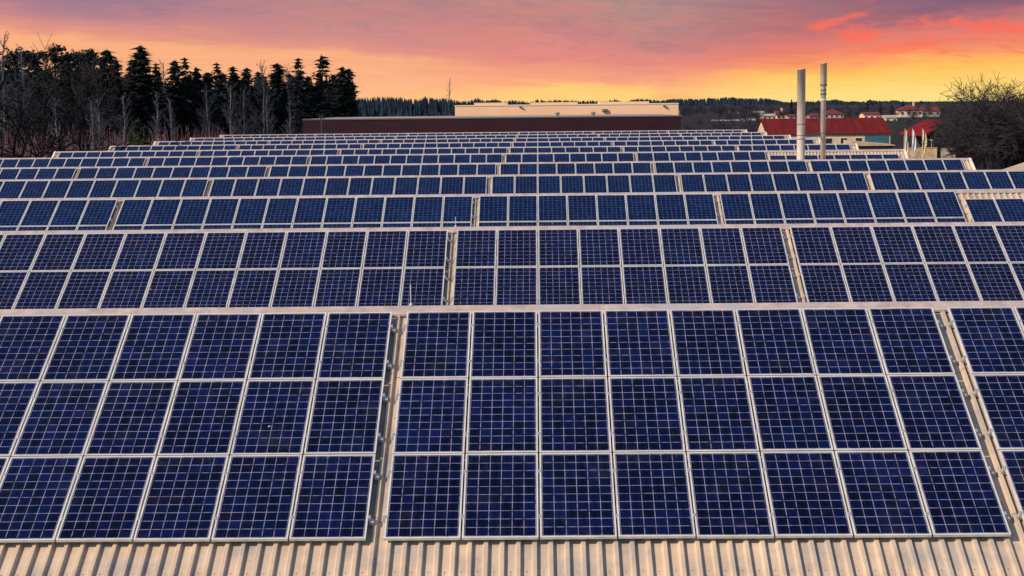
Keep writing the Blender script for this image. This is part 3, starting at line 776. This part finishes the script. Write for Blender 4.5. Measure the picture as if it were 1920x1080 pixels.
def spruce_mesh(seed, H=20, Rm=2.6, lv=70, m=M_SPR, low=.06, dens=1.35, px=.66):
    rg = random.Random(seed); tr_ = MB(); cr = MB()
    tr_.bar((0,0,0), (0,0,H*.97), .22*H/20+.05, n=6, wb=.02)
    for i in range(lv):
        u = (i + rg.random()*.7)/lv; h = H*(low + (1-low)*u)
        r = Rm*((1-u)**px)*(.82+.18*math.sin(i*1.9)) + .06
        nb = max(4, int((5+5*(1-u))*dens))
        for k in range(nb):
            an = rg.random()*6.283; L = r*rg.uniform(.55, 1.12)
            if rg.random() < .06: L *= 1.25
            ca, sa = math.cos(an), math.sin(an); droop = rg.uniform(.12, .42)*(1.15-u)
            nc = max(2, int(L/.34)+1)
            for j in range(nc):
                q = (j+.6)/nc; d = L*q
                x, y, z = ca*d, sa*d, h - droop*d + .12*d*q*q
                sz = (.16+.30*(1-q*.55))*(.6+.4*min(1, Rm/2.5))*rg.uniform(.7, 1.25)
                a2 = an + rg.uniform(-.9, .9); c2, s2 = math.cos(a2), math.sin(a2)
                t1 = Vector((c2, s2, -rg.uniform(.1,.7))); t2 = Vector((-s2, c2, rg.uniform(-.4,.4)))
                p = Vector((x, y, z))
                cr.tri(p - t2*sz*.5, p + t2*sz*.5, p + t1*sz*1.5)
                cr.tri(p - t1*sz*.4 + Vector((0,0,sz*.35)), p + t1*sz*.7, p - Vector((0,0,sz*.8)) + t2*sz*.3)
    for k in range(5): 
        cr.tri((-.08,0,H-.5-k*.18),(.08,.0,H-.5-k*.18),(0,.02,H+.25-k*.1))
    return tr_.mesh('trunk', M_BARK), cr.mesh('crown', m)
def pine_mesh(seed, H=20, Rm=2.8, m=M_PINE, low=.30):
    rg = random.Random(seed); tr_ = MB(); cr = MB()
    tr_.bar((0,0,0), (0,0,H*.55), .24, n=6, wb=.17); tr_.bar((0,0,H*.55), (.1,.1,H*.96), .17, n=6, wb=.05)
    for i in range(46):
        u = rg.random()**.85; h = H*(low+(1-low)*u)*.985
        r = Rm*math.sqrt(max(.03, 1-(abs(u-.35)/.72)**2.2))*rg.uniform(.25, 1.0)
        if u > .9: r *= .6
        an = rg.random()*6.283; c = Vector((r*math.cos(an), r*math.sin(an), h))
        tr_.bar((0,0,h-.6-r*.25), c, .045, n=3, wb=.02, cap=False)
        R_ = rg.uniform(.5, 1.0)
        for j in range(60):
            v = Vector((rg.gauss(0,1), rg.gauss(0,1), rg.gauss(0,.6))).normalized()*R_*rg.random()**.4
            d1 = Vector((rg.gauss(0,1), rg.gauss(0,1), rg.gauss(0,1))).normalized(); d2 = d1.cross(Vector((rg.gauss(0,1), rg.gauss(0,1), rg.gauss(0,1)))).normalized()
            s_ = rg.uniform(.10, .25); p = c+v; cr.tri(p-d2*s_*.6, p+d2*s_*.6, p+d1*s_*1.7)
    return tr_.mesh('trunk', M_PBARK), cr.mesh('crown', m)
def bare_mesh(seed, H=16, spread=.55, mt=M_BARKD, mtw=M_TWIGD, r0=.28, up_=.25, bole=.25, thin=.012, maxn=9000, lead=.0, dec=.62):
    """branching grown level by level from a queue, so a budget trims only the finest twigs"""
    rg = random.Random(seed); tr_ = MB(); cr = MB(); n_ = 0
    Q = [(Vector((0,0,0)), Vector((0,0,1)), H*bole, r0, 0)]; i0 = 0
    while i0 < len(Q) and n_ < maxn:
        p, d, L, r, lev = Q[i0]; i0 += 1
        if L < .22 or lev > 8: continue
        seg = 3 if lev < 4 else 2; q = p.copy(); dd = d.copy(); rr = r
        tgt = tr_ if lev <= 1 else cr
        for i in range(seg):
            dd = (dd + Vector((rg.gauss(0,.20), rg.gauss(0,.20), rg.gauss(0,.12)+up_*.10))*(1 if lev else .3)).normalized()
            q2 = q + dd*(L/seg); rn = max(thin*.6, rr*(.90 if lev < 2 else .84))
            tgt.bar(q, q2, rr, n=7 if lev == 0 else 5 if lev < 3 else 3, wb=rn, cap=False); n_ += 1
            if (lev > 0 or i == seg-1) and i < seg and rg.random() < (.75 if lev else .6):
                an = rg.random()*6.283; v = Vector((math.cos(an), math.sin(an), rg.uniform(-.1,.3))); side = (v - dd*v.dot(dd)).normalized()
                Q.append((q2.copy(), (dd*(1-spread*.6) + side*spread*rg.uniform(.9,1.5)).normalized(), L*rg.uniform(.55,.85), max(thin, rn*.55), lev+1))
            q, rr = q2, rn
        nf = 3 if lev == 0 else 2
        for k in range(nf):
            an = rg.random()*6.283; v = Vector((math.cos(an), math.sin(an), 0)); side = (v - dd*v.dot(dd)).normalized()
            f_ = lead if (k == 0 and lead) else 1
            Q.append((q.copy(), (dd + side*spread*rg.uniform(.5,1.1)*(.35 if (k == 0 and lead) else 1)).normalized(), L*((dec+.18) if lev == 0 else dec+.12)*rg.uniform(.85,1.1)*(f_ if f_ > 0 else 1), max(thin, rr*(.72 if k else .82)), lev+1))
    return tr_.mesh('trunk', mt), cr.mesh('crown', mtw)
def birch_mesh(seed, H=14, mt=M_BIRCH, mtw=M_TWIGB, nb=46, spread=.16):
    rg = random.Random(seed); tr_ = MB(); cr = MB(); n = 12; pts = [Vector((0,0,0))]; x = y = 0
    for i in range(n):
        x += rg.gauss(0,.09); y += rg.gauss(0,.09); pts.append(Vector((x, y, H*(i+1)/n)))
    rad = [.13*(1-.85*i/n)+.008 for i in range(n+1)]
    for i in range(n): tr_.bar(pts[i], pts[i+1], rad[i], n=6, wb=rad[i+1], cap=False)
    for k in range(nb):
        u = .28 + .70*(k+rg.random())/nb; i = min(n-1, int(u*n)); p = pts[i].lerp(pts[i+1], u*n-i)
        an = rg.random()*6.283; L = H*spread*(1.15-u)*rg.uniform(.6,1.25)+.25
        d = Vector((math.cos(an), math.sin(an), rg.uniform(.9,1.7))).normalized(); q = p; w0 = rad[i]*.4+.008
        for s_ in range(4):
            d = (d+Vector((rg.gauss(0,.14), rg.gauss(0,.14), .06))).normalized(); q2 = q+d*(L/3.2)
            cr.bar(q, q2, w0, n=3, wb=w0*.7, cap=False)
            for _ in range(3):
                e = q.lerp(q2, rg.random()); a2 = rg.random()*6.283
                t1 = (d + Vector((math.cos(a2), math.sin(a2), rg.uniform(-.2,.5)))*.8).normalized()*L*rg.uniform(.2,.42)
                cr.bar(e, e+t1, .012, n=3, wb=.006, cap=False)
                m_ = e+t1*.5; cr.bar(m_, m_+Vector((rg.gauss(0,.3),rg.gauss(0,.3),rg.uniform(.1,.5)))*L*.35, .009, n=3, wb=.005, cap=False)
            q, w0 = q2, w0*.72
    return tr_.mesh('trunk', mt), cr.mesh('crown', mtw)
def bare_h(meshes):
    zs = sorted(v.co.z for me in meshes for v in me.vertices)
    return zs[int(len(zs)*.975)]

def tree(name, meshes, X, Y, scl, label, cat='tree', group=None, rz=None, sxy=1, z=None):
    t_ = thing(name, label, cat, (X, Y, gz(X, Y)-.1 if z is None else z), random.random()*6.283 if rz is None else rz, group)
    t_.scale = (scl*sxy, scl*sxy, scl)
    ob('trunk', meshes[0], t_); ob('crown', meshes[1], t_); return t_
SP = [spruce_mesh(s, 20, Rm) for s, Rm in ((1,2.7),(2,2.3),(3,3.0),(4,2.1))]
SPB = [spruce_mesh(s, 20, Rm, m=M_SPRB, lv=52, dens=.85) for s, Rm in ((11,2.9),(12,2.2))]
PN = [pine_mesh(s) for s in (21,22,23)]
SPG = spruce_mesh(31, 20, 4.2, 44, M_SPRG, .02)

def by_top(px, py, Y): p = at(px, py, Y); return p.x, p.z - gz(p.x, Y) + .1
sky_tr = [(30,98,'p',1.25,208),(62,96,'p',1.1,212),(102,87,'p',1.1,200),(138,101,'p',.9,215),(160,95,'p',.95,206),(177,97,'p',.9,214),(199,91,'s',1.25,205),
 (246,110,'s',.9,216),(262,84,'s',1.25,205),(292,116,'b',.9,214),(327,111,'s',.95,212),(346,106,'b',.9,214),(368,125,'s',.9,216),(387,134,'s',.85,218),(406,116,'b',.95,222),
 (436,123,'s',1.0,222),(463,126,'s',.95,226),(519,117,'s',1.25,228),(559,107,'b2',1.1,238),(603,100,'b1',1.2,240),(641,124,'s',1.0,246),(654,127,'s',1.0,250)]
names = {'s':'dark spruce','b':'bluish spruce','b1':'tall broad bluish spruce','b2':'slim layered bluish spruce','p':'round-topped dark pine'}
cntk = 0
def leftlab(i, k, px):
    spec = {102:'tallest round-topped dark pine at the left of the wood', 199:'tall dark spruce with steep right side, left of the first skyline gap',
            262:'tallest dark pointed spruce of the left wood, right of the skyline gap', 603:'tall broad spruce with layered open branches near the wood\'s right end',
            559:'slim layered spruce just left of the tall broad one', 641:'left of the twin dark spruces ending the wood on the right', 654:'right of the twin dark spruces ending the wood on the right',
            519:'dense dark spruce with pale bare trees below its left side, near the layered pair'}
    if px in spec: return spec[px]
    return '%s in the left wood\'s skyline, %s from the left' % (names[k], ordn(i+1) if i < 12 else '%dth' % (i+1))
for i, (px, py, k, wdt, Yd) in enumerate(sky_tr):
    X, H = by_top(px, py, Yd)
    if k == 'p': ms = PN[i % 3]; bh = 19.8
    elif k == 's': ms = SP[i % 4]; bh = 20.2
    else: ms = SPB[0 if k == 'b1' else 1]; bh = 20.2
    sc_ = H/bh
    tree('pine_tree' if k == 'p' else 'spruce_tree', ms, X, Yd, sc_, leftlab(i, k, px), 'pine' if k == 'p' else 'spruce', 'conifers along the skyline of the left wood', sxy=(1.75 if k != 'p' else 1.35)*wdt/sc_)
# second row filling behind
rg = random.Random(5)
for i in range(34):
    px = -30 + i*20.3 + rg.uniform(-6,6); Yd = 232 + rg.uniform(-6, 22) + px*.04
    top = 140 + rg.uniform(-8, 14) if px > 215 else 118 + rg.uniform(-10, 12)
    X, H = by_top(px, top, Yd); k = rg.randrange(4)
    tree('spruce_tree', SP[k], X, Yd, H/20.2, 'dark conifer filling the second row of the left wood', 'spruce', 'second row conifers of the left wood', sxy=2.0)
# the wood's dark interior
def low_spruce(mb, x, y, z, H, Rr, rg, mi=0):
    for i in range(6):
        u0 = i/6; u1 = (i+1.5)/6; r = Rr*(1-u0)*rg.uniform(.85,1.15); n = 7; ph = rg.random()*6
        h0 = z + H*(.1+.9*u0); h1 = z + H*min(1, .1+.9*u1)
        for k in range(n):
            a0 = ph+6.283*k/n; a1 = ph+6.283*(k+1)/n; rr = r*rg.uniform(.75,1.2)
            mb.tri((x+rr*math.cos(a0), y+rr*math.sin(a0), h0-rg.random()*.04*H), (x+r*math.cos(a1), y+r*math.sin(a1), h0), (x, y, h1), mi)
mb = MB(); rg = random.Random(9)
for i in range(420):
    px = rg.uniform(-60, 665); Yd = rg.uniform(255, 330) ; X = place_x(px, Yd)
    low_spruce(mb, X, Yd, 0, rg.uniform(15.5, 18.6) if px > 215 else rg.uniform(17,21), rg.uniform(2,3.4), rg)
tag(ob('forest_interior', mb.mesh('fi', M_SPR)), 'dark depth of the spruce wood behind its front trees', 'forest', kind='stuff')
# pale bare trees in front of the wood
BR = [birch_mesh(s_, 14, M_BIRCH, M_TWIGB, 46, .17) for s_ in (41,42,43)]
BRg = [birch_mesh(s_, 14, M_BIRCH, M_TWIG, 60, .22) for s_ in (44,45)]
hB = [bare_h(m) for m in BR]; hG = [bare_h(m) for m in BRg]
pale = [(5,68,195,0),(42,92,196,1),(108,186,178,0),(172,190,176,1),(186,185,178,2),(226,182,172,0),(292,178,174,2),(320,190,178,1),(392,165,190,4),(428,160,186,2),
        (452,168,190,3),(484,122,215,4),(500,182,192,1),(541,192,196,2),(600,215,202,3),(308,120,216,1),(540,128,235,4)]
for i, (px, py, Yd, k) in enumerate(pale):
    X, H = by_top(px, py, Yd)
    ms, bh = (BR[k], hB[k]) if k < 3 else (BRg[k-3], hG[k-3])
    lab = {226:'pale bare birch with forked crown left of the small green spruce', 292:'pale bare birch just right of the small green spruce', 5:'tall thin bare tree at the left edge rising above the pines',
           42:'thin bare tree rising above the leftmost pines', 484:'fine-twigged bare tree between dark spruces right of mid wood'}.get(px, 'pale bare tree before the left wood, %s from the left of its kind' % (ordn(i+1) if i < 12 else '%dth' % (i+1)))
    tree('bare_tree', ms, X, Yd, H/bh, lab, 'bare tree', 'pale bare trees before the left wood', sxy=1.0)
X, H = by_top(259, 220, 149); tree('young_spruce', SPG, X, 149, H/20.2, 'small fresh green spruce before the left wood, behind the roof ends', 'spruce', None, sxy=1.5)
# two big dark bare trees beside the hall
later = []
OAK = [bare_mesh(s, 15, .75, M_BARKD, M_TWIGD, .34, .25, .30, .035, 800, 0, .74) for s in (52, 57)]
hO = [bare_h(m) for m in OAK]
for px, py, Yd, k, lab in ((92, 238, 134, 0, 'big dark spreading bare tree beside the left roof ends'), (20, 200, 138, 1, 'big dark bare tree cut by the left edge, left of its twin')):
    X, H = by_top(px, py, Yd); tree('bare_tree', OAK[k], X, Yd, H/hO[k], lab, 'bare tree', None, sxy=1.7)
for px, py, Yd, k, lab in ((52, 182, 196, 0, 'rounded fine-twigged tree in front of the leftmost pines'), (152, 148, 198, 1, 'rounded fine-twigged tree in front of the tall pine with birches below'), (104, 166, 197, 2, 'rounded bare tree between two others before the left pines')):
    X, H = by_top(px, py, Yd); later.append((px, py, Yd, k, lab, X, H))
# thicket of pinkish shrubs
def thicket(name, label, mats_, pr_, Yr, hr, cnt, seed, wsz=.03):
    mb = MB(); rg = random.Random(seed)
    for i in range(cnt):
        px = rg.uniform(*pr_); Yd = rg.uniform(*Yr); X = place_x(px, Yd); z = gz(X, Yd); H = rg.uniform(*hr); mi = rg.randrange(len(mats_))
        for j in range(7):
            an = rg.random()*6.283; sp = rg.uniform(.05,.30)*H; b = Vector((X+rg.gauss(0,.15), Yd+rg.gauss(0,.15), z)); e = Vector((X+sp*math.cos(an), Yd+sp*math.sin(an), z+H*rg.uniform(.7,1)))
            mb.bar(b, e, wsz, mi, 3, .01, False)
            for q in range(4):
                m_ = b.lerp(e, rg.uniform(.35,.95)); a2 = rg.random()*6.283; l_ = rg.uniform(.3,.9)
                mb.bar(m_, m_+Vector((l_*.6*math.cos(a2), l_*.6*math.sin(a2), l_*.8)), wsz*.6, mi, 3, .006, False)
    tag(ob(name, mb.mesh(name, mats_)), label, 'shrubs', kind='stuff')
thicket('shrub_thicket', 'pinkish brown leafless shrubs filling the foot of the left wood', [M_TWIGP, M_TWIGM, M_TWIGP, M_TWIGP], (-30, 430), (152, 196), (8.6, 12.4), 330, 3, .035)
thicket('undergrowth', 'grey leafless undergrowth at the foot of the wood near the warehouse', [M_TWIGM, M_TWIG, M_TWIGB], (380, 660), (190, 212), (7.5, 11.0), 90, 4, .035)
# big bare trees at the right edge
OAK2 = [bare_mesh(s, 14, .78, M_BARKD, M_TWIGR, .42, .15, .20, .026, 17000, 0, .73) for s in (61, 64, 66)]
hO2 = [bare_h(m) for m in OAK2]
for px, py, Yd, k, lab, X, H in later:
    tree('bare_tree', OAK2[k], X, Yd, H/hO2[k], lab, 'bare tree', 'rounded bare trees before the left pines', sxy=.62)
for i, (px, py, Yd, k, sxy, lab) in enumerate(((1870, 186, 250, 0, 1.15, 'big dark bushy bare tree at the right edge beside the workshop roof'), (1914, 188, 262, 1, 1.1, 'dark bare tree cut by the right edge behind the big bushy one'),
        (1838, 200, 268, 2, .85, 'lower dark bare tree left of the big bushy one'), (1848, 196, 276, 1, 1.0, 'dark bare tree directly behind the big bushy one\'s left side'), (1800, 214, 300, 0, .7, 'smallest dark bare tree behind the red canopy\'s right tip'),
        (1890, 192, 285, 2, 1.0, 'dark bare tree deep behind the big bushy one\'s trunk'))):
    X, H = by_top(px, py, Yd); tree('bare_tree', OAK2[k], X, Yd, H/hO2[k], lab, 'bare tree', 'dark bare trees at the right edge', sxy=sxy)
thicket('hedge', 'dark leafless hedge and scrub under the bare trees at the right edge', [M_TWIGD, M_TWIGM, M_TWIGD], (1800, 1990), (235, 310), (3, 6), 320, 6, .04)
# bushes and bare trees on the middle slope
rg = random.Random(77)
MIDB = [bare_mesh(s, 9, .6, M_TWIGM, M_TWIGM, .14, .4, .22, .022, 1500, 0, .70) for s in (71, 72)]
hM = [bare_h(m) for m in MIDB]
for i in range(70):
    px = rg.uniform(1278, 1432); Yd = 250 + 500*rg.random()**1.3; X = place_x(px, Yd); k = i % 2; H = rg.uniform(5, 8.5) if Yd < 400 else rg.uniform(3, 5.5)
    tree('bare_tree', MIDB[k], X, Yd, H/hM[k], 'grey-brown bare tree among many between the maroon warehouse and the red roof', 'bare tree', 'bare trees on the middle slope')
for i in range(60):
    px = rg.uniform(1435, 1790); Yd = rg.uniform(410, 760); X = place_x(px, Yd); k = i % 2; H = rg.uniform(2.2, 4.8)
    tree('bare_tree', MIDB[k], X, Yd, H/hM[k], 'grey-brown bare tree among the far houses behind the red roofs', 'bare tree', 'bare trees among the far houses')
for px, py, Yd, lab in ((1626, 194, 610, 'dark conifer left of the pair behind the long red roof'), (1651, 194, 620, 'dark conifer right of the pair behind the long red roof'), (1693, 188, 640, 'dark pointed conifer just above the cream villa'),
                        (1672, 195, 650, 'small dark conifer left of the cream villa'), (1484, 186, 760, 'dark rounded conifer left of the thick flue on the hill edge')):
    X, H = by_top(px, py, Yd); tree('spruce_tree', SP[1], X, Yd, H/20.2, lab, 'spruce', 'dark conifers among the far houses', sxy=1.8)
# thin bare tree over the horizon left of the peach hall
X, H = by_top(842, 150, 380); tree('bare_tree', BR[1], X, 380, H/hB[1], 'thin solitary bare tree rising left of the peach hall', 'bare tree', None, sxy=.6)
# far wood line: one mass
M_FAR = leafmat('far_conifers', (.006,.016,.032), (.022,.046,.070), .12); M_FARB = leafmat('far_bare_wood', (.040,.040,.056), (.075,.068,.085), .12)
mb = MB(); rg = random.Random(13)
prof = [(560,181,430),(850,182,470),(880,186,520),(1000,188,900),(1150,188,1000),(1290,184,1150),(1340,182,1250),(1440,183,1250),(1470,189,1150),(1500,188,1150),(1600,189,1100),(1700,190,1050),(1760,190,1000),(2000,188,900)]
def interp(px, j):
    for a, b in zip(prof, prof[1:]):
        if a[0] <= px <= b[0]:
            t_ = (px-a[0])/(b[0]-a[0]); return a[j]*(1-t_)+b[j]*t_
    return prof[-1][j]
clus = [rg.gauss(0, 1.6) for _ in range(96)]
for i in range(2600):
    px = rg.uniform(570, 1985); Y0 = interp(px, 2); Yd = Y0*rg.uniform(.93, 1.25); ci = (px-560)/16.0; cf = ci - int(ci); top = interp(px, 1) + (1.6 if px < 900 else 1)*(clus[int(ci)]*(1-cf) + clus[int(ci)+1]*cf) + abs(rg.gauss(0, 3.2 if px < 900 else 2.2)) - .8 + (Y0/Yd-1)*-4
    p = at(px, top, Yd); zb = gz(p.x, Yd)
    H = min(20, max(7, p.z - zb)); 
    low_spruce(mb, p.x, Yd, zb, max(5, p.z-zb), rg.uniform(1.6, 2.8)*(Yd/900)**.5+(.4 if px < 1480 else 1.2), rg)
for i in range(760):               # paler leafless edge in front
    px = rg.uniform(665, 1985); Y0 = interp(px, 2)*.90; Yd = Y0*rg.uniform(.9, 1.0); X = place_x(px, Yd); z = gz(X, Yd); H = rg.uniform(7, 12) if px < 900 else rg.uniform(1.5, 3.5)
    for j in range(5):
        c = Vector((X+rg.gauss(0,1.4), Yd+rg.gauss(0,1.4), z)); 
        mb.bar(c, c+Vector((rg.gauss(0,.8), 0, H*rg.uniform(.7,1))), .16, 1, 3, .05, False)
        for q in range(5):
            e = c+Vector((0,0,H*rg.uniform(.35,.9))); mb.bar(e, e+Vector((rg.gauss(0,1.2), rg.gauss(0,1), rg.uniform(.5,2))), .12, 1, 3, .03, False)
tag(ob('distant_forest', mb.mesh('df', [M_FAR, M_FARB])), 'long dark blue-green forest line along the whole horizon', 'forest', kind='stuff')
